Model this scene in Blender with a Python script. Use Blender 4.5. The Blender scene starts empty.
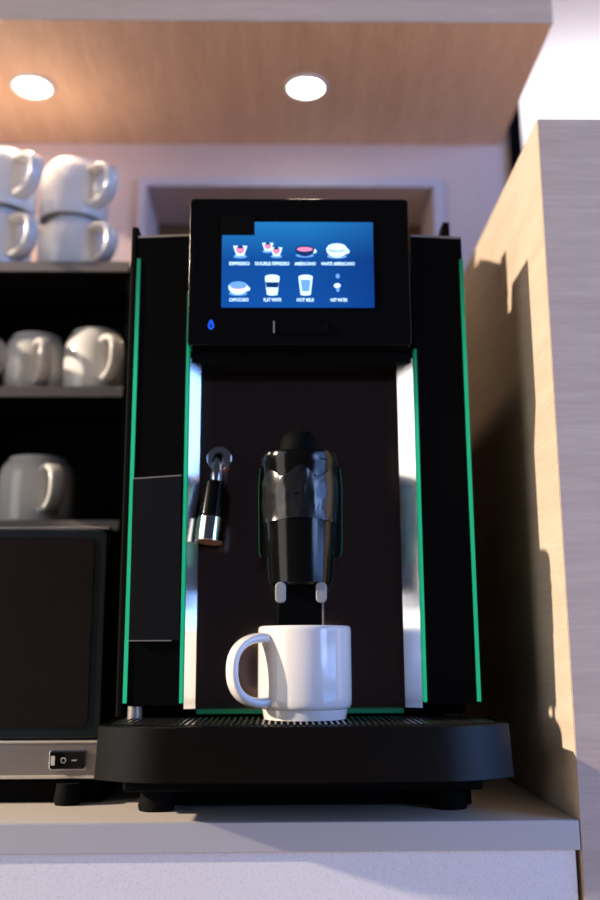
import bpy, bmesh, math, random
from mathutils import Vector, Matrix
random.seed(7)
S = bpy.context.scene
COL = S.collection
PI = math.pi

# ------------------------------------------------------------------ materials
def nt(name):
    m = bpy.data.materials.new(name); m.use_nodes = True
    return m, m.node_tree, m.node_tree.nodes['Principled BSDF']

def mat(name, col, rough=.5, metal=0., spec=.5, coat=0., emis=None, es=0., bump=0., bscale=200., vary=0., trans=0., ior=1.45, stretch=(1, 1, 1)):
    m, t, b = nt(name)
    b.inputs['Base Color'].default_value = (*col, 1)
    b.inputs['Roughness'].default_value = rough
    b.inputs['Metallic'].default_value = metal
    b.inputs['Specular IOR Level'].default_value = spec
    b.inputs['Coat Weight'].default_value = coat
    b.inputs['Coat Roughness'].default_value = .05
    b.inputs['Transmission Weight'].default_value = trans
    b.inputs['IOR'].default_value = ior
    if emis:
        b.inputs['Emission Color'].default_value = (*emis, 1); b.inputs['Emission Strength'].default_value = es
    tc = t.nodes.new('ShaderNodeTexCoord'); mp = t.nodes.new('ShaderNodeMapping')
    mp.inputs['Scale'].default_value = stretch
    t.links.new(tc.outputs['Object'], mp.inputs['Vector'])
    nz = t.nodes.new('ShaderNodeTexNoise'); nz.inputs['Scale'].default_value = bscale; nz.inputs['Detail'].default_value = 4
    t.links.new(mp.outputs['Vector'], nz.inputs['Vector'])
    if bump:
        bp = t.nodes.new('ShaderNodeBump'); bp.inputs['Strength'].default_value = bump; bp.inputs['Distance'].default_value = .001
        t.links.new(nz.outputs['Fac'], bp.inputs['Height']); t.links.new(bp.outputs['Normal'], b.inputs['Normal'])
    # faint tonal / gloss variation so nothing is perfectly uniform
    mx = t.nodes.new('ShaderNodeMix'); mx.data_type = 'RGBA'
    v = vary or .04
    mx.inputs[6].default_value = (*[c * (1 - v) for c in col], 1); mx.inputs[7].default_value = (*[min(1, c * (1 + v)) for c in col], 1)
    t.links.new(nz.outputs['Fac'], mx.inputs[0]); t.links.new(mx.outputs[2], b.inputs['Base Color'])
    return m

def wood(name, c1, c2, scale, rough=.45, fine=60):
    """veneer: long streaks along the axis whose scale is small"""
    m, t, b = nt(name)
    tc = t.nodes.new('ShaderNodeTexCoord'); mp = t.nodes.new('ShaderNodeMapping'); mp.inputs['Scale'].default_value = scale
    t.links.new(tc.outputs['Object'], mp.inputs['Vector'])
    n1 = t.nodes.new('ShaderNodeTexNoise'); n1.inputs['Scale'].default_value = 9; n1.inputs['Detail'].default_value = 5; n1.inputs['Distortion'].default_value = .6
    n2 = t.nodes.new('ShaderNodeTexNoise'); n2.inputs['Scale'].default_value = fine; n2.inputs['Detail'].default_value = 3
    for n in (n1, n2): t.links.new(mp.outputs['Vector'], n.inputs['Vector'])
    ad = t.nodes.new('ShaderNodeMix'); ad.data_type = 'FLOAT'; ad.inputs[0].default_value = .45
    t.links.new(n1.outputs['Fac'], ad.inputs[2]); t.links.new(n2.outputs['Fac'], ad.inputs[3])
    cr = t.nodes.new('ShaderNodeValToRGB')
    cr.color_ramp.elements[0].position = .33; cr.color_ramp.elements[0].color = (*c1, 1)
    cr.color_ramp.elements[1].position = .66; cr.color_ramp.elements[1].color = (*c2, 1)
    t.links.new(ad.outputs[0], cr.inputs['Fac']); t.links.new(cr.outputs['Color'], b.inputs['Base Color'])
    b.inputs['Roughness'].default_value = rough
    b.inputs['Specular IOR Level'].default_value = .35
    return m

M = {}
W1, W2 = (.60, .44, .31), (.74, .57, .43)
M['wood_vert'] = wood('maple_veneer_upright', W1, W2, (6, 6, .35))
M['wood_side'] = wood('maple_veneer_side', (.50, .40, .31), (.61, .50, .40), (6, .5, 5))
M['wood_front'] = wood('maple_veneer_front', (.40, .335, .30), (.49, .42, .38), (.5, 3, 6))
M['wood_under_lit'] = wood('maple_veneer_warm_lit', (.72, .45, .29), (.88, .60, .41), (5, .45, 5))  # same maple, with warm light on the underside put into the colour
M['niche'] = wood('brown_board', (.16, .085, .04), (.24, .13, .06), (.5, 3, 6))
M['wall'] = mat('painted_plaster', (.74, .59, .56), .85, bump=.15, bscale=90)
M['frame_paint'] = mat('grey_lilac_trim', (.62, .58, .66), .6)
M['ceiling'] = mat('white_ceiling', (.85, .84, .88), .9)
M['floor'] = mat('pale_floor', (.50, .35, .24), .6, vary=.1, bscale=4)
M['edge'] = mat('brushed_aluminium_edge', (.50, .51, .55), .45, .35, stretch=(.3, 8, 30), vary=.06, bscale=60)
M['top'] = mat('pale_laminate_top', (.64, .57, .51), .45, vary=.05)
def speckle():
    m, t, b = nt('speckled_laminate')
    tc = t.nodes.new('ShaderNodeTexCoord'); vo = t.nodes.new('ShaderNodeTexNoise'); vo.inputs['Scale'].default_value = 900; vo.inputs['Detail'].default_value = 2
    t.links.new(tc.outputs['Object'], vo.inputs['Vector'])
    cr = t.nodes.new('ShaderNodeValToRGB'); cr.color_ramp.elements[0].position = .34; cr.color_ramp.elements[0].color = (.60, .60, .63, 1)
    cr.color_ramp.elements[1].position = .46; cr.color_ramp.elements[1].color = (.74, .73, .76, 1)
    t.links.new(vo.outputs['Fac'], cr.inputs['Fac']); t.links.new(cr.outputs['Color'], b.inputs['Base Color']); b.inputs['Roughness'].default_value = .5
    return m
M['speckle'] = speckle()
M['ceramic'] = mat('white_glazed_ceramic', (.70, .69, .68), .12, 0, .5, coat=.4, bscale=30, vary=.015)
M['ceramic_old'] = mat('ivory_glazed_ceramic', (.80, .79, .77), .14, 0, .5, coat=.4, bscale=30, vary=.02)
M['black_gloss'] = mat('black_glass', (.003, .003, .003), .12, 0, .18, bscale=12)
M['black_satin'] = mat('black_satin_plastic', (.004, .004, .004), .38, 0, .2, bump=.05, bscale=600)
M['black_matte'] = mat('black_matte_shell', (.003, .003, .003), .7, 0, .06)
M['tray'] = mat('black_tray_plastic', (.0022, .0022, .0022), .26, 0, .22, bump=.25, bscale=1600)
M['spout'] = mat('black_spout_plastic', (.003, .003, .003), .13, 0, .42, bump=.06, bscale=500)
M['foam'] = mat('black_textured_sheet', (.004, .004, .005), .75, 0, .12, bump=.5, bscale=900, vary=.35)
M['led_green'] = mat('green_lit_glass_edge', (.015, .14, .09), .15, 0, .5, emis=(.012, .42, .20), es=.62, bscale=14, vary=.2)
def led():
    m = M['led_green']; t = m.node_tree; b = t.nodes['Principled BSDF']
    tc = t.nodes.new('ShaderNodeTexCoord'); sp = t.nodes.new('ShaderNodeSeparateXYZ'); cr = t.nodes.new('ShaderNodeValToRGB')
    t.links.new(tc.outputs['Generated'], sp.inputs[0]); t.links.new(sp.outputs['Z'], cr.inputs['Fac'])
    cr.color_ramp.elements[0].color = (.62, .62, .62, 1); cr.color_ramp.elements[1].color = (.12, .12, .12, 1); cr.color_ramp.elements[0].position = .72
    t.links.new(cr.outputs['Color'], b.inputs['Emission Strength'])
led()
M['ledge'] = mat('green_glass_ledge', (.02, .12, .07), .2, 0, .5, emis=(.012, .42, .20), es=.06)
M['green_glass'] = mat('green_plastic_edge', (.02, .14, .09), .2, 0, .5, emis=(.01, .3, .16), es=.05)
M['plate'] = mat('dark_polished_steel', (.19, .125, .11), .17, 1., bump=.04, bscale=40, stretch=(.4, 8, 30), vary=.15)
M['steel'] = mat('satin_steel', (.72, .72, .72), .16, 1., bump=.04, bscale=50, stretch=(30, 30, 2), vary=.1)
M['chrome'] = mat('chrome', (.78, .76, .74), .10, 1.)
M['shelf_steel'] = mat('brushed_shelf_steel', (.36, .32, .30), .40, .5, bump=.05, bscale=40, stretch=(.5, 6, 30), vary=.1)
M['strip_steel'] = mat('brushed_strip_steel', (.42, .40, .39), .32, .8, bump=.03, bscale=40, stretch=(.5, 6, 20), vary=.12)
M['rack'] = mat('black_rack_shell', (.003, .003, .003), .8, 0, .1)
M['door_glass'] = mat('dark_oven_glass', (.013, .009, .008), .14, 0, .4, bscale=8, vary=.3)
M['door_frame'] = mat('dark_teal_frame', (.008, .013, .016), .3, 0, .4)
M['tape'] = mat('black_tape', (.002, .002, .002), .6, 0, .06, bump=.2, bscale=300)
M['clear'] = mat('clear_film', (.55, .55, .55), .16, 0, .5, bump=.6, bscale=110)
M['nozzle'] = mat('frosted_nozzle', (.27, .29, .30), .25, 0, .5)
M['white_print'] = mat('white_print', (.6, .6, .6), .5)
M['lip'] = mat('pale_metal_lip', (.62, .57, .50), .4, .3)
M['grille'] = mat('dark_steel_grille', (.30, .29, .28), .25, 1.)
M['edge_worn'] = mat('worn_grey_edge', (.28, .26, .25), .4, .3)

def emit(name, col, s):
    m = bpy.data.materials.new(name); m.use_nodes = True; t = m.node_tree; t.nodes.clear()
    e = t.nodes.new('ShaderNodeEmission'); o = t.nodes.new('ShaderNodeOutputMaterial')
    e.inputs['Color'].default_value = (*col, 1); e.inputs['Strength'].default_value = s * (1.35 if 'display' in name else 1)
    t.links.new(e.outputs[0], o.inputs[0]); return m
def screen_mat():
    m = emit('lit_blue_display', (0, .07, .3), 1); t = m.node_tree
    e = [n for n in t.nodes if n.type == 'EMISSION'][0]
    tc = t.nodes.new('ShaderNodeTexCoord'); sp = t.nodes.new('ShaderNodeSeparateXYZ'); cr = t.nodes.new('ShaderNodeValToRGB')
    t.links.new(tc.outputs['Generated'], sp.inputs[0]); t.links.new(sp.outputs['Z'], cr.inputs['Fac'])
    cr.color_ramp.elements[0].color = (.004, .050, .23, 1); cr.color_ramp.elements[1].color = (.010, .12, .33, 1)
    el = cr.color_ramp.elements.new(.55); el.color = (.004, .045, .20, 1)
    mx = t.nodes.new('ShaderNodeMix'); mx.data_type = 'RGBA'; mx.blend_type = 'MULTIPLY'; mx.inputs[0].default_value = 1
    c2 = t.nodes.new('ShaderNodeValToRGB'); t.links.new(sp.outputs['X'], c2.inputs['Fac'])
    c2.color_ramp.elements[0].color = (1, 1, 1, 1); c2.color_ramp.elements[1].color = (.75, .62, .72, 1); c2.color_ramp.elements[0].position = .55
    t.links.new(cr.outputs['Color'], mx.inputs[6]); t.links.new(c2.outputs['Color'], mx.inputs[7])
    t.links.new(mx.outputs[2], e.inputs['Color'])
    return m
M['screen'] = screen_mat()
M['ic_white'] = emit('display_pale_blue', (.45, .68, 1.), 1.15)
M['ic_mid'] = emit('display_mid_blue', (.12, .30, .72), .9)
M['ic_dark'] = emit('display_navy', (.004, .022, .09), 1)
M['ic_pink'] = emit('display_pink', (.62, .20, .38), .9)
M['drop'] = emit('indicator_blue', (.01, .10, .85), 1.)
M['lamp'] = emit('lamp_lens', (1, .93, .80), 14)
M['lamp_ring'] = mat('white_lamp_ring', (.85, .8, .75), .3)

# ------------------------------------------------------------------ helpers
def wloc(o):
    v = Vector((0, 0, 0))
    while o: v += o.location; o = o.parent
    return v
def obj(name, bm, m, parent=None, smooth=None, local=False, bev=0.):
    """one mesh object; vertices are given in world space unless local"""
    bmesh.ops.recalc_face_normals(bm, faces=bm.faces)
    if parent is not None and not local: bmesh.ops.translate(bm, verts=bm.verts, vec=-wloc(parent))
    me = bpy.data.meshes.new(name); bm.to_mesh(me); bm.free()
    o = bpy.data.objects.new(name, me); COL.objects.link(o)
    for mm in (m if isinstance(m, (list, tuple)) else [m]): me.materials.append(mm)
    if parent is not None: o.parent = parent
    if bev:
        b = o.modifiers.new('bevel', 'BEVEL'); b.width = bev; b.segments = 3; b.limit_method = 'ANGLE'; b.angle_limit = math.radians(40)
    if smooth or bev:
        for p in me.polygons: p.use_smooth = True
        me.set_sharp_from_angle(angle=math.radians(smooth or 35))
        if bev:
            w = o.modifiers.new('wn', 'WEIGHTED_NORMAL'); w.keep_sharp = False
    return o
def thing(name, label, cat, loc, group=None):
    o = bpy.data.objects.new(name, None); COL.objects.link(o); o.location = loc; o.empty_display_size = .03
    return tag(o, label, cat, group)
def tag(o, label, cat, group=None):
    o['label'] = label; o['category'] = cat
    if group: o['group'] = group
    return o
def struct(name, bm, m, **k):
    o = obj(name, bm, m, **k); o['kind'] = 'structure'; return o
def box(bm, x0, x1, y0, y1, z0, z1):
    v = [bm.verts.new((x, y, z)) for x in (x0, x1) for y in (y0, y1) for z in (z0, z1)]
    for f in ((0, 1, 3, 2), (4, 6, 7, 5), (0, 4, 5, 1), (2, 3, 7, 6), (0, 2, 6, 4), (1, 5, 7, 3)): bm.faces.new([v[i] for i in f])
    return bm
def B(*a):
    bm = bmesh.new(); return box(bm, *a)
def prism(bm, pts, h0, h1, axis='z'):
    """extrude a 2D outline: axis z -> (x,y) at heights; axis y -> (x,z) between y's; axis x -> (y,z)"""
    def P(p, h): return {'z': (p[0], p[1], h), 'y': (p[0], h, p[1]), 'x': (h, p[0], p[1])}[axis]
    a = [bm.verts.new(P(p, h0)) for p in pts]; b = [bm.verts.new(P(p, h1)) for p in pts]
    n = len(pts)
    bm.faces.new(a); bm.faces.new(b[::-1])
    for i in range(n): bm.faces.new((a[i], b[i], b[(i + 1) % n], a[(i + 1) % n]))
    return bm
def lathe(bm, prof, seg=72, c=(0, 0, 0), closed=False):
    """revolve (r,z) around the vertical axis through c; r=0 ends close to a point"""
    rings = []
    for r, z in prof:
        if r < 1e-6: rings.append([bm.verts.new((c[0], c[1], c[2] + z))])
        else: rings.append([bm.verts.new((c[0] + r * math.cos(2 * PI * i / seg), c[1] + r * math.sin(2 * PI * i / seg), c[2] + z)) for i in range(seg)])
    pr = list(zip(rings, rings[1:]))
    if closed: pr.append((rings[-1], rings[0]))
    for a, b in pr:
        for i in range(seg):
            j = (i + 1) % seg
            if len(a) == 1 and len(b) == 1: continue
            if len(a) == 1: bm.faces.new((a[0], b[i], b[j]))
            elif len(b) == 1: bm.faces.new((a[i], b[0], a[j]))
            else: bm.faces.new((a[i], b[i], b[j], a[j]))
    return bm
def sweep(bm, path, sect, up=Vector((0, 1, 0)), cap=True):
    """sweep section(t)->list of (a,b) along path; a along in-plane normal, b along up"""
    n = len(path); rings = []
    for i, p in enumerate(path):
        d = (path[min(i + 1, n - 1)] - path[max(i - 1, 0)]).normalized()
        nn = d.cross(up).normalized(); bb = nn.cross(d).normalized()
        rings.append([bm.verts.new(p + nn * a + bb * b) for a, b in sect(i / (n - 1))])
    k = len(rings[0])
    for a, b in zip(rings, rings[1:]):
        for i in range(k): bm.faces.new((a[i], b[i], b[(i + 1) % k], a[(i + 1) % k]))
    if cap: bm.faces.new(rings[0][::-1]); bm.faces.new(rings[-1])
    return bm
def circ(r, n=20, sx=1., sy=1.): return [(r * sx * math.cos(2 * PI * i / n), r * sy * math.sin(2 * PI * i / n)) for i in range(n)]
def rod(bm, p0, p1, r0, r1=None, n=28):
    p0, p1 = Vector(p0), Vector(p1); r1 = r0 if r1 is None else r1
    d = (p1 - p0).normalized(); up = Vector((0, 1, 0)) if abs(d.y) < .9 else Vector((1, 0, 0))
    return sweep(bm, [p0, p1], lambda t: circ(r0 + (r1 - r0) * t, n), up)
def rrect(x0, x1, z0, z1, r, n=6):
    out = []
    for cx, cz, a0 in ((x1 - r, z1 - r, 0), (x0 + r, z1 - r, PI / 2), (x0 + r, z0 + r, PI), (x1 - r, z0 + r, 3 * PI / 2)):
        for i in range(n + 1):
            a = a0 + PI / 2 * i / n; out.append((cx + r * math.cos(a), cz + r * math.sin(a)))
    return out

# ------------------------------------------------------------------ setting
HC = .900                       # worktop height
CX = .0165                      # middle of the machine
bm = bmesh.new(); box(bm, -4, 2.6, -4, 3.4, -.05, 0); struct('floor', bm, M['floor'])
bm = bmesh.new(); box(bm, -.9, 2.6, 1.32, 3.4, 2.6, 2.65); struct('ceiling', bm, M['ceiling'])
struct('wall_far', B(-.9, 2.6, 3.4, 3.45, 0, 2.6), M['ceiling'])
# back wall with a framed rectangular niche behind the machine
NX0, NX1, NZ0, NZ1 = -.196, .216, 1.02, 1.686
bm = bmesh.new()
for a in ((-.90, NX0, 0, 2.6), (NX1, .331, 0, 2.6), (NX0, NX1, 0, NZ0), (NX0, NX1, NZ1, 2.6)): box(bm, a[0], a[1], 1.28, 1.40, a[2], a[3])
struct('wall_back', bm, M['wall'])
struct('wall_niche', B(NX0 - .01, NX1 + .01, 1.40, 1.42, NZ0 - .01, NZ1 + .01), M['niche'])
bm = bmesh.new(); t_ = .013
box(bm, NX0 - t_, NX0, 1.272, 1.2799, NZ0, NZ1); box(bm, NX1, NX1 + t_, 1.272, 1.2799, NZ0, NZ1)
box(bm, NX0 - t_, NX1 + t_, 1.272, 1.2799, NZ1, NZ1 + t_); box(bm, NX0 - t_, NX1 + t_, 1.272, 1.2799, NZ0 - t_, NZ0)
struct('trim_1', bm, M['frame_paint'])
struct('trim_2', B(.3312, .3475, 1.27, 1.40, 0, 2.6), M['black_matte'])

# ------------------------------------------------------------------ joinery
wt = thing('worktop', 'pale worktop with a grey metal front edge under the coffee machine', 'worktop', (-.12, 1.04, HC - .022))
obj('slab', B(-.5600, .2335, .804, 1.2795, HC - .022, HC), M['top'], wt, bev=.001)
obj('front_edge', B(-.5600, .2335, .800, .804, HC - .0225, HC), M['edge'], wt, bev=.0008)
bc = thing('counter_base', 'pale speckled counter base panel below the worktop edge', 'counter', (-.12, 1.04, 0))
obj('front_panel', B(-.5600, .2300, .803, .822, .10, HC - .0228), M['speckle'], bc)
obj('carcass', B(-.5600, .2300, .822, 1.2795, .10, HC - .0228), M['wall'], bc)
obj('plinth', B(-.5600, .2300, .86, 1.27, 0, .10), M['black_matte'], bc)

cb = thing('tall_cabinet', 'tall pale wood cabinet standing right of the coffee machine', 'cabinet', (.42, 1.04, 0))
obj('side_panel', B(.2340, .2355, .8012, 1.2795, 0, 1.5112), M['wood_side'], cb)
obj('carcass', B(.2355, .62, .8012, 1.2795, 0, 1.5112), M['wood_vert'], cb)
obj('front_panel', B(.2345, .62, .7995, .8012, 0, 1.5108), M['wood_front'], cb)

oc = thing('overhead_cabinet', 'pale wood overhead cabinet with downlights above the machine', 'cabinet', (-.08, 1.14, 1.7563))
obj('bottom_panel', B(-.5600, .3183, 1.0015, 1.2795, 1.7563, 1.774), M['wood_under_lit'], oc)
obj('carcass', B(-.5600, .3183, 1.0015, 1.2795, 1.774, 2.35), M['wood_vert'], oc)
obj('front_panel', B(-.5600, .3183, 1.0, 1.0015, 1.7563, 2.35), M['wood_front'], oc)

def downlight(x, y, label):
    z = 1.7563
    r = thing('recessed_downlight', label, 'ceiling light', (x, y, z), 'round downlights under the overhead cabinet')
    obj('trim_ring', lathe(bmesh.new(), [(.0235, .0), (.0235, -.0025), (.0285, -.003), (.0300, -.0015), (.0300, 0)], 56, (x, y, z), closed=True), M['lamp_ring'], r, smooth=40)
    obj('lens', lathe(bmesh.new(), [(0, -.0022), (.015, -.0018), (.0234, -.0006), (.0234, 0), (0, 0)], 56, (x, y, z)), M['lamp'], r, smooth=40)
    L = bpy.data.lights.new('downlight_beam', 'SPOT'); L.energy = 1.8; L.color = (1, .72, .48); L.spot_size = math.radians(115); L.spot_blend = .8; L.shadow_soft_size = .02
    lo = bpy.data.objects.new('downlight_beam', L); COL.objects.link(lo); lo.location = (0, 0, -.008); lo.parent = r
downlight(-.3277, 1.136, 'left lit downlight above the stacked white mugs')
downlight(.0297, 1.134, 'right lit downlight above the coffee machine')

# ------------------------------------------------------------------ coffee machine
cm = thing('coffee_machine', 'black coffee machine with blue touchscreen and green lit glass edges', 'coffee machine', (CX, 1.0, HC))
obj('rear_body', B(CX - .150, CX + .150, .905, 1.245, .975, 1.405), M['black_matte'], cm, bev=.004)
obj('base', B(CX - .150, CX + .150,   .836, 1.245, .918, .9685), M['black_matte'], cm, bev=.003)
obj('plinth', B(CX - .142, CX + .148, .884, 1.24, HC + .0004, .918), M['black_matte'], cm)  # black block added to make the gap under the machine dark
for sx in (-1, 1):
    for y in (.866, 1.21):
        obj('foot', lathe(bmesh.new(), [(0, 0), (.015, 0), (.016, .004), (.013, .018), (0, .018)], 32, (CX + sx * .125, y, HC)), M['rack'], cm, smooth=40)
# bean hopper on top, its shadow falls on the tall cabinet
obj('bean_hopper', prism(bmesh.new(), [(.935, 1.4045), (.935, 1.488), (1.0, 1.520), (1.05, 1.543), (1.20, 1.543), (1.20, 1.4045)], -.080, .112, 'x'), M['black_satin'], cm, bev=.004)
# tower columns: black glass fronts with glowing green edges
def column(x0, x1, s):
    """x0 = edge next to the recess, x1 = outer edge; s = -1 left, +1 right"""
    lo, hi = min(x0, x1), max(x0, x1)
    ct = obj('column', B(lo + .0025, hi - .0025, .868, .905, .986, 1.418), M['black_satin'], cm, bev=.002)
    fin = obj('glass_front', prism(bmesh.new(), [(x0, .860), (x1, .865), (x1, .8675), (x0, .8675)], .9862, 1.4225), M['black_gloss'], ct)
    e = .0038
    inn = bmesh.new(); prism(inn, [(x0, .8588), (x0 - (-s) * e * .0 + s * e * .55, .8588), (x0 + s * e * .55, .8672), (x0 - s * .0006, .8672)], .988, 1.365 if s < 0 else 1.3085)
    obj('lit_edge', inn, M['led_green'], ct)
    out = bmesh.new(); prism(out, [(x1 - s * e * .75, .8632), (x1 + s * .0006, .8636), (x1 + s * .0006, .8700), (x1 - s * e * .75, .8660)], .988, 1.4)
    obj('lit_edge', out, M['led_green'], ct)
    cap = bmesh.new(); prism(cap, [(x0, .8590), (x1, .8640), (x1, .8685), (x0, .8685)], 1.4215, 1.4235)
    obj('top_edge', cap, M['edge_worn'], ct)
    return ct
cl = column(-.0885, -.1395, -1)
cr_ = column(.1225, .1720, 1)
obj('side_panel', B(-.1475, -.1405, .872, 1.245, .975, 1.437), M['black_matte'], cm, bev=.002)
obj('side_panel', B(.1660, .1735, .935, 1.245, .975, 1.425), M['black_matte'], cm, bev=.002)
obj('fin', prism(bmesh.new(), [(.1622, 1.4235), (.1735, 1.4235), (.1735, 1.4705), (.1665, 1.4705)], .932, .956, 'y'), M['black_matte'], cm)
# textured sheet stuck on the left column, smaller patch of its edge left pale
st = obj('black_sheet', prism(bmesh.new(), [(-.1355, 1.0415), (-.0918, 1.0415), (-.0925, 1.1880), (-.1362, 1.1850)], .8575, .8620, 'y'), M['foam'], cl)
bm = bmesh.new()
prism(bm, [(-.1362, 1.1845), (-.0925, 1.1875), (-.0925, 1.1886), (-.1362, 1.1856)], .8572, .8620, 'y')
obj('worn_edge', bm, M['edge_worn'], st); bm = bmesh.new()
prism(bm, [(-.1355, 1.0408), (-.0985, 1.0408), (-.0985, 1.0417), (-.1355, 1.0417)], .8572, .8620, 'y')
obj('worn_edge', bm, M['edge_worn'], st)
# recess: polished back plate and two splayed steel cheeks
obj('back_plate', B(-.0800, .1090, .894, .9055, .980, 1.310), M['plate'], cm)
obj('steel_cheek', prism(bmesh.new(), [(-.0868, .8612), (-.0774, .8684), (-.0774, .8938), (-.0795, .8938), (-.0795, .8700), (-.0868, .8640)], .983, 1.300), M['steel'], cm)
obj('steel_cheek', prism(bmesh.new(), [(.1208, .8612), (.1070, .8716), (.1070, .8938), (.1090, .8938), (.1090, .8730), (.1208, .8640)], .983, 1.300), M['steel'], cm)
obj('glass_ledge', B(-.0770, .1060, .876, .8935, .9780, .9815), M['ledge'], cm)
obj('chrome_foot', lathe(bmesh.new(), [(0, 0), (.0065, 0), (.0065, .0105), (0, .0105)], 28, (-.131, .876, .9745)), M['shelf_steel'], cm, smooth=40)

# head with the display
hd = obj('head', prism(bmesh.new(), rrect(-.0880, .1180, 1.306, 1.4508, .004), .840, .905, 'y'), M['black_gloss'], cm, bev=.0012)
obj('head_soffit', B(-.0865, .1200, .862, .905, 1.296, 1.3058), M['black_matte'], cm)
SX0, SX1, SZ0, SZ1 = -.0574, .0841, 1.3420, 1.4265
sc_ = obj('screen', prism(bmesh.new(), rrect(SX0, SX1, SZ0, SZ1, .001, 3), .8388, .8402, 'y'), M['screen'], hd)
SY = .8386
def flat(pts, y=SY): return prism(bmesh.new(), pts, y - .0002, y, 'y')
def ell(cx, cz, a, b, a0=0, a1=2 * PI, n=24): return [(cx + a * math.cos(a0 + (a1 - a0) * i / n), cz + b * math.sin(a0 + (a1 - a0) * i / n)) for i in range(n if abs(a1 - a0) > 6.2 else n + 1)]
def zs(x, y):   # menu layout on the display, in display units
    return SX0 + ((215 + x / 3.53) - 222) * .1415 / 153, SZ1 - ((215 + y / 3.53) - 220) * .0845 / 86
K = .1415 / 153 / 3.53
def part(pts, m, y=SY, name='drink_icon'):
    return obj(name, flat(pts, y), M[m], sc_)
def layers(items, name='drink_icon'):
    """one flat icon made of a few coloured shapes"""
    bm = bmesh.new(); ms = []
    for i, (pts, m) in enumerate(items):
        y = SY - .0002 * i; n0 = len(bm.faces); prism(bm, pts, y - .0002, y, 'y'); bm.faces.ensure_lookup_table()
        if M[m] not in ms: ms.append(M[m])
        for f in bm.faces[n0:]: f.material_index = ms.index(M[m])
    return obj(name, bm, ms, sc_)
def glass_cup(x, y, s=1.):
    cx, cz = zs(x, y); k = K * s
    return [(ell(cx, cz - 22 * k, 24 * k, 7 * k), 'ic_mid'),
            ([(cx - 25 * k, cz + 18 * k), (cx - 13 * k, cz - 20 * k), (cx + 13 * k, cz - 20 * k), (cx + 25 * k, cz + 18 * k)], 'ic_white'),
            (ell(cx, cz + 4 * k, 14 * k, 15 * k), 'ic_dark'),
            ([(cx - 17 * k, cz + 8 * k), (cx - 13 * k, cz - 8 * k), (cx + 13 * k, cz - 8 * k), (cx + 17 * k, cz + 8 * k)], 'ic_pink')]
def bowl(x, y, a, b, fill, rim='ic_white', foam=None):
    cx, cz = zs(x, y); a *= K; b *= K
    it = [(ell(cx + a * .95, cz - b * .05, a * .28, b * .34), 'ic_white'),
          (ell(cx, cz - b * .75, a * .95, b * .30), 'ic_mid'),
          (ell(cx, cz + b * .2, a, b * 1.1, PI, 2 * PI), rim),
          (ell(cx, cz + b * .25, a, b * .55), rim), (ell(cx, cz + b * .2, a * .82, b * .36), fill)]
    if foam: it.append((ell(cx, cz + b * .45, a * .9, b * .5), foam))
    return it
def tumbler(x, y, a, h, band):
    cx, cz = zs(x, y); a *= K; h *= K
    it = [([(cx - a, cz + h * .8), (cx - a * .72, cz - h), (cx + a * .72, cz - h), (cx + a, cz + h * .8)], 'ic_white'), (ell(cx, cz + h * .8, a, h * .25), 'ic_white'), (ell(cx, cz - h, a * .72, h * .12), 'ic_white')]
    if band: it.append(([(cx - a * .9, cz + h * .25), (cx - a * .78, cz - h * .3), (cx + a * .78, cz - h * .3), (cx + a * .9, cz + h * .25)], 'ic_dark'))
    else: it.append(([(cx - a * .7, cz + h * .5), (cx - a * .5, cz - h * .7), (cx + a * .5, cz - h * .7), (cx + a * .7, cz + h * .5)], 'ic_mid'))
    return it
layers(glass_cup(90, 122)); layers(glass_cup(188, 108, .8) + glass_cup(219, 126, .85))
layers(bowl(320, 122, 34, 24, 'ic_pink', 'ic_dark')); layers(bowl(434, 122, 37, 28, 'ic_dark', 'ic_white', 'ic_white'))
layers(bowl(84, 256, 34, 26, 'ic_pink', 'ic_white', 'ic_mid')); layers(tumbler(204, 243, 26, 36, True)); layers(tumbler(322, 243, 25, 36, False))
cx_, cz_ = zs(436, 240)
layers([(ell(cx_, cz_ + 30 * K, 7 * K, 9 * K), 'ic_mid'), (ell(cx_ - 2 * K, cz_ - 6 * K, 12 * K, 9 * K), 'ic_white'), (ell(cx_, cz_ - 22 * K, 6 * K, 8 * K), 'ic_mid')])
def text_bm(s, width, height):
    cu = bpy.data.curves.new('t', 'FONT'); cu.body = s; cu.align_x = 'CENTER'; cu.align_y = 'CENTER'; cu.offset = .028
    to = bpy.data.objects.new('t', cu); COL.objects.link(to)
    bpy.context.view_layer.update()
    dg = bpy.context.evaluated_depsgraph_get(); me = bpy.data.meshes.new_from_object(to.evaluated_get(dg))
    bm = bmesh.new(); bm.from_mesh(me)
    bpy.data.objects.remove(to); bpy.data.curves.remove(cu); bpy.data.meshes.remove(me)
    xs = [v.co.x for v in bm.verts]; ys = [v.co.y for v in bm.verts]
    sx = width / (max(xs) - min(xs)); sy = height / (max(ys) - min(ys)); mx = (max(xs) + min(xs)) / 2; my = (max(ys) + min(ys)) / 2
    for v in bm.verts: v.co = Vector(((v.co.x - mx) * sx, 0, (v.co.y - my) * sy))
    return bm
for s, x, y, w in (('ESPRESSO', 88, 168, 72), ('DOUBLE ESPRESSO', 204, 168, 122), ('AMERICANO', 321, 168, 76), ('WHITE AMERICANO', 437, 168, 120),
                   ('CAPPUCCINO', 87, 296, 68), ('FLAT WHITE', 205, 296, 62), ('HOT MILK', 322, 296, 62), ('HOT WATER', 440, 296, 60)):
    bm = text_bm(s, w * K, 13 * K); cx, cz = zs(x, y)
    bmesh.ops.translate(bm, verts=bm.verts, vec=(cx, SY - .0003, cz)); obj('caption', bm, M['ic_white'], sc_)
obj('black_tape', B(-.0590, -.0270, .8378, .8398, 1.4130, 1.4325), M['tape'], hd)
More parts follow.
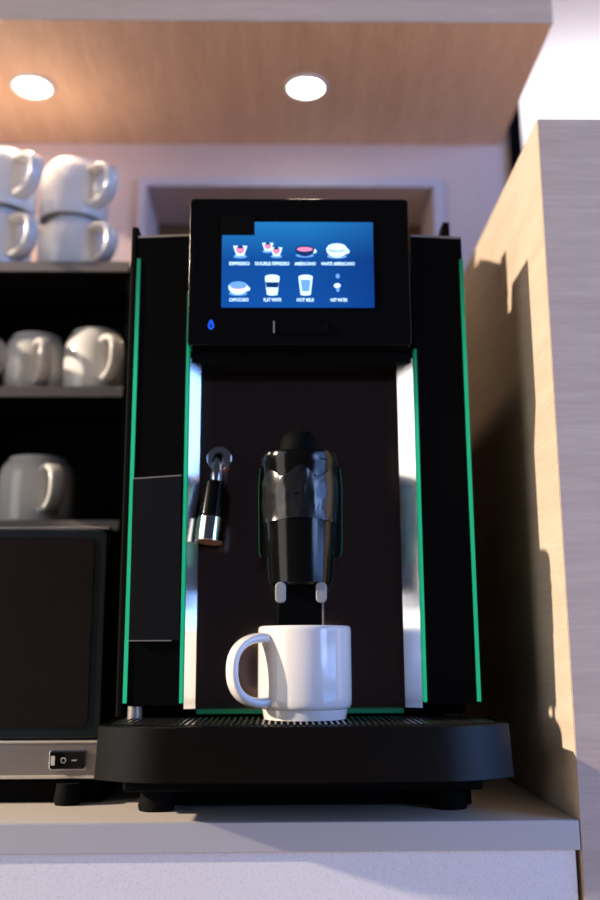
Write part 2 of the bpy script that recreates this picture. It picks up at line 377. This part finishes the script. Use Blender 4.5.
# droplet indicator
dp = []
for i in range(28):
    a = 2 * PI * i / 28; r = .0034 * (1 + .75 * max(0, math.cos(a)) ** 6); dp.append((-.0665 + r * .85 * math.sin(a), 1.3242 + r * math.cos(a)))
dpi = [(-.0665 + (p[0] + .0665) * .5, 1.3238 + (p[1] - 1.3238) * .45) for p in dp]
dr = obj('droplet_indicator', flat(dp, .8399), M['drop'], hd)
obj('droplet_core', flat(dpi, .8396), M['ic_dark'], dr)
sl = obj('slot', B(-.0085, .0395, .8385, .8398, 1.3170, 1.3285), M['black_gloss'], hd)
obj('slot_end', B(-.0095, -.0080, .8380, .8398, 1.3170, 1.3285), M['shelf_steel'], sl)
obj('slot_end', B(.0390, .0402, .8380, .8398, 1.3185, 1.3270), M['black_satin'], sl)

# drip tray: bowed front, rounded corners
HW = .1640
def tray_outline(hw, inset=0.):
    pts = []; n = 40
    for i in range(n + 1):
        x = -1 + 2 * i / n; x = math.copysign(abs(x) ** .85, x)
        xx = x * hw; yy = .766 + inset + .008 * x * x + (.022) * max(0, (abs(x) - .62) / .38) ** 2.2
        pts.append((CX + xx, yy))
    return pts + [(CX + hw + .0006, .872 - inset), (CX - hw - .0006, .872 - inset)]
tr = bmesh.new()
o0, o1, i1 = tray_outline(HW + .0022), tray_outline(HW), tray_outline(HW - .003, .003)
n = len(o0)
R0 = [tr.verts.new((*p, .9335)) for p in o0]; R1 = [tr.verts.new((*p, .9738)) for p in o1]
R1b = [tr.verts.new((CX + (p[0] - CX) * .996, p[1] + .0012, .9748)) for p in o1]; R2 = [tr.verts.new((*p, .9748)) for p in i1]; R3 = [tr.verts.new((*p, .9690)) for p in i1]
for a, b in ((R0, R1), (R1, R1b), (R1b, R2), (R2, R3)):
    for i in range(n): tr.faces.new((a[i], a[(i + 1) % n], b[(i + 1) % n], b[i]))
tr.faces.new(R0[::-1]); tr.faces.new(R3)
tray = obj('drip_tray', tr, M['tray'], cm, smooth=35)
# grille of crossing bars resting in the tray
g = bmesh.new()
def tray_front(x):
    t = abs(x - CX) / HW
    return .766 + .008 * t * t + .022 * max(0, (t - .62) / .38) ** 2.2
x = CX - HW + .010
while x < CX + HW - .011:
    box(g, x, x + .0017, max(.7745, tray_front(x) + .0085), .868, .9692, .9758); x += .0050
y = .776
while y < .868:
    xx = HW - .010
    while tray_front(CX + xx) + .0085 > y: xx -= .002
    box(g, CX - xx, CX + xx, y, y + .0020, .9694, .9738); y += .0110
obj('drip_grille', g, M['grille'], tray)

# coffee outlet
SXc, SYc = .0146, .842
sp = obj('coffee_spout', lathe(bmesh.new(), [(0, 1.0885), (.020, 1.0870), (.0270, 1.0870), (.0288, 1.0890), (.0297, 1.098), (.0322, 1.142), (.0334, 1.165), (.0338, 1.190), (.0346, 1.1925), (.0348, 1.199), (.0340, 1.2022), (.0310, 1.2032), (0, 1.2034)], 80, (SXc, SYc, 0)), M['spout'], cm, smooth=35)
obj('spout_knob', lathe(bmesh.new(), [(.0172, 1.2030), (.0172, 1.2120), (.0160, 1.2200), (.0120, 1.2255), (.0060, 1.2282), (0, 1.2288)], 48, (SXc - .0008, SYc + .012, 0)), M['black_matte'], sp, smooth=40)
# crumpled clear tape around the waist
tp = bmesh.new(); seg = 90; rows = 8; rg = []
for j in range(rows + 1):
    z = 1.1420 + .041 * j / rows; row = []
    for i in range(seg):
        a = 2 * PI * i / seg
        r = .0325 + (.0337 - .0325) * j / rows + .0008 + .0007 * math.sin(5 * a + j * .9) * math.sin(2.3 * a + 1.7 * j) + (.0012 if random.random() < .06 else 0)
        row.append(tp.verts.new((SXc + r * math.cos(a), SYc + r * math.sin(a), z + .0012 * math.sin(3 * a) + (.004 * math.sin(7 * a) if j == rows else 0))))
    rg.append(row)
for a, b in zip(rg, rg[1:]):
    for i in range(seg): tp.faces.new((a[i], a[(i + 1) % seg], b[(i + 1) % seg], b[i]))
m_, t_m, b_ = nt('clear_tape'); b_.inputs['Base Color'].default_value = (.01, .01, .011, 1); b_.inputs['Roughness'].default_value = .22; b_.inputs['Specular IOR Level'].default_value = .5; b_.inputs['Coat Weight'].default_value = .15
M['clear_tape'] = m_
obj('clear_tape', tp, M['clear_tape'], sp, smooth=60)
# side clips with greenish edges
for s in (-1, 1):
    xo = SXc + s * .0338
    c = bmesh.new()
    prism(c, [(xo - s * .004, 1.1120), (xo + s * .0005, 1.1120), (xo + s * .0018, 1.1160), (xo + s * .0026, 1.1720), (xo + s * .0012, 1.1900), (xo - s * .002, 1.1920)], SYc - .007, SYc - .0015, 'y')
    k = obj('side_clip', c, M['black_satin'], sp)
    c = bmesh.new(); prism(c, [(xo + s * .0004, 1.1120), (xo + s * .0012, 1.1122), (xo + s * .0024, 1.1160), (xo + s * .0032, 1.1720), (xo + s * .0018, 1.1900), (xo + s * .0012, 1.1900), (xo + s * .0026, 1.1720), (xo + s * .0018, 1.1160)], SYc - .0075, SYc - .001, 'y')
    obj('clip_edge', c, M['green_glass'], k)
for s in (-1, 1):
    xo = SXc + s * .0172
    obj('nozzle', prism(bmesh.new(), rrect(xo - .0046, xo + .0046, 1.0715, 1.0890, .0040), SYc - .026, SYc - .018, 'y'), M['nozzle'], sp, bev=.0012)
ch = obj('outlet_chute', prism(bmesh.new(), [(-.0060, 1.030), (.0350, 1.030), (.0360, 1.0985), (-.0055, 1.0985)], .852, .8945, 'y'), M['black_gloss'], cm, bev=.0015)
obj('chute_edge', B(.0335, .0352, .8512, .8535, 1.032, 1.096), M['edge_worn'], ch)
obj('spout_arm', B(SXc - .016, SXc + .016, .860, .8945, 1.130, 1.190), M['black_matte'], cm, bev=.003)

# milk / hot water wand on the left of the recess
fx, fz = -.0605, 1.2095
wd = obj('wand_flange', rod(bmesh.new(), (fx, .8942, fz), (fx, .886, fz), .0132, .0118, 36), M['chrome'], cm, smooth=40, bev=.001)
path = [Vector(p) for p in ((fx, .888, fz), (fx, .880, fz - .0005), (fx - .0006, .875, fz - .004), (fx - .0008, .8725, fz - .010), (fx - .0014, .870, fz - .021), (fx - .0018, .8685, fz - .031))]
obj('wand_tube', sweep(bmesh.new(), path, lambda t: circ(.0054, 24), Vector((1, 0, 0))), M['chrome'], wd, smooth=50)
obj('wand_grip', rod(bmesh.new(), (-.0618, .8690, 1.1830), (-.0652, .8640, 1.1500), .0108, .0120), M['black_gloss'], wd, smooth=40, bev=.0015)
obj('wand_tip', rod(bmesh.new(), (-.0652, .8640, 1.1500), (-.0672, .8615, 1.1275), .0123, .0126), M['chrome'], wd, smooth=40, bev=.001)

# ------------------------------------------------------------------ mugs
def mug_mesh(R, H, old=False):
    w = .0036
    if old:   # rounder shoulders, small stepped foot
        out = [(0, .003), (R * .66, .0028), (R * .70, 0), (R * .76, 0), (R * .78, .004), (R * .86, .0065), (R * .95, .014), (R * .99, .024), (R, .036), (R, H - .004), (R - .0006, H - .001), (R - w * .5, H)]
    else:
        out = [(0, .003), (R * .80, .0028), (R * .83, 0), (R * .87, 0), (R * .90, .0065), (R * .905, .0082), (R * .965, .0092), (R * .99, .0120), (R, .017), (R, H - .004), (R - .0004, H - .0012), (R - w * .5, H)]
    inn = [(R - w + .0004, H - .0012), (R - w, H - .004), (R - w, .020), (R - w - .004, .012), (R - w - .012, .0075), (0, .007)]
    return lathe(bmesh.new(), out + inn, 88)
def handle_mesh(R, z0, z1, prot, wid=.0082, th=.0036):
    """flat strap loop in the local XZ plane, leaving the wall at +X"""
    zc, h = (z0 + z1) / 2, (z1 - z0) / 2; pts = []
    n = 34
    for i in range(n + 1):
        a = -PI / 2 + PI * i / n
        c, s = math.cos(a), math.sin(a)
        pts.append(Vector((R + prot * (abs(c) ** .8), 0, zc + h * math.copysign(abs(s) ** .85, s))))
    pts = [Vector((R - .0022, 0, z0 + .001))] + pts[1:-1] + [Vector((R - .0022, 0, z1 - .001))]
    def sec(t):
        k = 1 + .25 * abs(2 * t - 1) ** 3
        return [(math.copysign(abs(math.cos(q)) ** .7, math.cos(q)) * th * k, math.copysign(abs(math.sin(q)) ** .7, math.sin(q)) * wid * k) for q in [2 * PI * i / 20 for i in range(20)]]
    return sweep(bmesh.new(), pts, sec)
def mug(R, H, hz, prot, m, old, label, group=None, wid=.0082, th=.0036):
    r = thing('mug', label, 'mug', (0, 0, 0), group)
    obj('body', mug_mesh(R, H, old), m, r, smooth=50, local=True)
    obj('handle', handle_mesh(R, hz[0], hz[1], prot, wid, th), m, r, smooth=60, local=True)
    return r
m0 = mug(.0400, .0768, (.0140, .0670), .0310, M['ceramic'], False, 'white mug standing on the drip tray under the coffee spout', wid=.0068, th=.0036)
m0.location = (.0179, .842, .9759); m0.rotation_euler = (0, 0, math.radians(180 + 32))

SZT, SZM, SZL = 1.4970, 1.3392, 1.1780     # upper faces of the three shelves
proto = mug(.0395, .0810, (.017, .067), .033, M['ceramic_old'], True, '', 'upturned mugs on the black rack')
HM = .0810
def put(src, x, y, z, az, label, first=False):
    r = src
    if not first:
        r = src.copy(); COL.objects.link(r)
        for ch in src.children:
            c = ch.copy(); COL.objects.link(c); c.parent = r
    r.location = (x, y, z + HM); r.rotation_euler = (PI, 0, az)     # upturned: rim down
    r['label'] = label
    return r
spots = [(-.4590, 1.130, SZT, 50, 1.12, 'unseen upturned mug at the bottom of the stack added to shade its neighbours'),  # this mug and the next are added out of view to cast shade
         (-.4600, 1.130, SZT + HM + .0003, 45, 1.12, 'unseen upturned mug on top of the stack added to shade its neighbours'),
         (-.3660, 1.148, SZT, 42, 1.12, 'upturned mug at the bottom of the left stack on the top shelf'),
         (-.3630, 1.148, SZT + HM + .0003, 44, 1.12, 'upturned mug on top of the left stack above the top shelf'),
         (-.2745, 1.174, SZT, 42, 1.12, 'upturned mug at the bottom of the right stack on the top shelf'),
         (-.2755, 1.174, SZT + HM + .0003, 43, 1.12, 'upturned mug on top of the right stack beside the machine'),
         (-.3930, 1.145, SZM, 40, 1., 'upturned mug cut by the left picture edge on the middle shelf'),
         (-.3120, 1.166, SZM, 66, 1., 'greyish upturned mug left of the shiny one on the middle shelf'),
         (-.2330, 1.150, SZM, 60, 1., 'shiny upturned mug at the right end of the middle shelf'),
         (-.2960, 1.142, SZL, 60, 1.14, 'single upturned mug on the lowest shelf above the dark appliance')]
for i, (x, y, z, a, sc, lb) in enumerate(spots): put(proto, x, y, z, -math.radians(a), lb, i == 0).scale = (sc, sc, 1)

# ------------------------------------------------------------------ rack and appliance on the left
rk = thing('cup_rack', 'black open cup rack with steel shelves holding upturned mugs', 'rack', (-.32, 1.15, 1.1478))



for x0, x1, y0, y1, z, h in ((-.540, -.1885, 1.100, 1.262, SZT, .0125), (-.532, -.1905, 1.100, 1.256, SZM, .0120), (-.540, -.1870, 1.085, 1.262, SZL, .0110)):
    sh = obj('shelf', B(x0, x1, y0 + .0012, y1, z - h, z), M['rack'], rk)
    obj('steel_lip', B(x0, x1, y0, y0 + .0012, z - h, z + .0003), M['shelf_steel'], sh)
obj('side_panel', B(-.1905, -.1860, 1.104, 1.262, SZL, SZT - .0125), M['rack'], rk)
obj('side_panel', B(-.540, -.5325, 1.040, 1.262, SZL, SZT - .0125), M['rack'], rk)  # unseen side brought forward past the shelves to keep sun off the mugs
for fx_ in (-.538, -.199):
    obj('runner', B(fx_, fx_ + .010, 1.10, 1.25, 1.1478, SZL - .0110), M['rack'], rk)
obj('back_panel', B(-.5325, -.1905, 1.256, 1.262, SZL, SZT - .0125), M['rack'], rk)

ap = thing('countertop_appliance', 'black glass-doored appliance with steel switch strip under the cup rack', 'appliance', (-.31, 1.08, HC))
AX0, AX1 = -.536, -.1635
obj('housing', B(AX0, AX1, .915, 1.262, .918, 1.1475), M['black_matte'], ap, bev=.003)
dr_ = obj('door', prism(bmesh.new(), rrect(AX0 + .001, AX1 - .001, .9560, 1.1440, .006), .898, .9148, 'y'), M['door_frame'], ap, bev=.0015)
obj('door_glass', prism(bmesh.new(), rrect(AX0 + .012, AX1 - .013, .9660, 1.1370, .008), .8970, .8985, 'y'), M['door_glass'], dr_)
obj('top_trim', B(AX0, AX1, .900, .9148, 1.1445, 1.1472), M['strip_steel'], ap, bev=.0006)
ss = obj('switch_strip', B(AX0, AX1, .900, .9148, .9235, .9530), M['strip_steel'], ap, bev=.0015)
obj('strip_lip', B(AX0, AX1, .8985, .9148, .9215, .9245), M['lip'], ap, bev=.0008)
obj('strip_lip', B(AX0, AX1, .8990, .9148, .9520, .9545), M['lip'], ap, bev=.0008)
SWX, SWZ = -.1928, .9375
bz = obj('switch_bezel', prism(bmesh.new(), rrect(SWX - .0165, SWX + .0165, SWZ - .0085, SWZ + .0085, .003), .8975, .9005, 'y'), M['chrome'], ap, bev=.0006)
rx0, rx1 = SWX - .0152, SWX + .0152
obj('rocker', prism(bmesh.new(), [(rx0, .8950), (SWX - .003, .8972), (rx1, .8958), (rx1, .8985), (rx0, .8985)], SWZ - .0070, SWZ + .0070), M['black_satin'], bz)
def ring_pts(cx, cz, r0, r1, y, n=24):
    bm = bmesh.new(); a = [[bm.verts.new((cx + r * math.cos(2 * PI * i / n), y, cz + r * math.sin(2 * PI * i / n))) for i in range(n)] for r in (r0, r1)]
    for i in range(n): bm.faces.new((a[0][i], a[0][(i + 1) % n], a[1][(i + 1) % n], a[1][i]))
    return bm
pr = ring_pts(SWX - .0035, SWZ, .0017, .0025, .8963)
box(pr, SWX + .004, SWX + .0085, .8960, .8966, SWZ - .0004, SWZ + .0004); box(pr, rx0 + .001, rx0 + .0045, .8946, .8950, SWZ - .004, SWZ + .004)
obj('switch_marks', pr, M['white_print'], bz)
obj('plinth', B(AX0 + .005, AX1 - .001, .912, 1.25, HC + .0004, .918), M['black_matte'], ap)  # added black infill that darkens the gap below the appliance
for x in (AX0 + .03, AX1 - .028):
    for y in (.899, 1.235):
        obj('foot', lathe(bmesh.new(), [(0, 0), (.011, 0), (.012, .003), (.010, .0180), (0, .0180)], 32, (x, y, HC)), M['rack'], ap, smooth=40)

# ------------------------------------------------------------------ light
def look(o, d): o.rotation_euler = Vector(d).to_track_quat('-Z', 'Y').to_euler()
L = bpy.data.lights.new('sun', 'SUN'); L.energy = 5.0; L.color = (1, .82, .63); L.angle = math.radians(1.3)
o = bpy.data.objects.new('sun', L); COL.objects.link(o); look(o, (1, .16, -.435)); o.location = (-2, -.2, 2.2)
def area(name, loc, d, sx, sy, e, col):
    L = bpy.data.lights.new(name, 'AREA'); L.shape = 'RECTANGLE'; L.size = sx; L.size_y = sy; L.energy = e; L.color = col
    o = bpy.data.objects.new(name, L); COL.objects.link(o); o.location = loc; look(o, d); return o
area('window_daylight_right', (1.7, -.1, 1.75), (-1, .35, -.04), 1.3, .80, 12, (.22, .42, 1.))
area('window_daylight_right_low', (1.7, -.1, 1.06), (-1, .35, 0), 1.3, .26, 4.5, (.24, .44, 1.))
area('window_daylight_right_foot', (1.7, -.1, .58), (-1, .35, 0), 1.3, .50, 6, (.20, .42, 1.))
area('window_daylight_left', (-1.9, -.25, 1.30), (1, .45, -.05), 1.1, 2.2, 12, (1., .95, .92))
area('front_fill', (3.0, -2.0, 1.70), (-.9, 1, -.1), 1.2, 1.3, 30, (.34, .53, 1.))  # added fill light for the front faces, no known window there
area('room_lamp', (.85, 2.5, 2.30), (0, 0, 1), .5, .3, 2.0, (1, .95, .97))
wd_ = bpy.data.worlds.new('room_air'); S.world = wd_; wd_.use_nodes = True
bg = wd_.node_tree.nodes['Background']; bg.inputs['Color'].default_value = (.58, .64, .95, 1); bg.inputs['Strength'].default_value = .045

# ------------------------------------------------------------------ camera
F = 960.0
pitch, yaw, roll = math.atan(202 / F), math.radians(1.0), math.radians(.25)
fw = Vector((math.sin(yaw) * math.cos(pitch), math.cos(yaw) * math.cos(pitch), math.sin(pitch)))
r = Vector((math.cos(yaw), -math.sin(yaw), 0)); u = r.cross(fw)
r2 = r * math.cos(roll) - u * math.sin(roll); u2 = u * math.cos(roll) + r * math.sin(roll)
cam = bpy.data.cameras.new('camera'); co = bpy.data.objects.new('camera', cam); COL.objects.link(co)
co.matrix_world = Matrix(((r2.x, u2.x, -fw.x, 0), (r2.y, u2.y, -fw.y, 0), (r2.z, u2.z, -fw.z, 1.031), (0, 0, 0, 1)))
cam.sensor_fit = 'VERTICAL'; cam.sensor_height = 36; cam.lens = 36 * F / 900
cam.clip_start = .02
cam.dof.use_dof = True; cam.dof.focus_distance = .80; cam.dof.aperture_fstop = 2.8
S.camera = co
S.view_settings.view_transform = 'Standard'; S.view_settings.look = 'None'; S.view_settings.gamma = 1; S.view_settings.exposure = .44
S.cycles.use_denoising = True
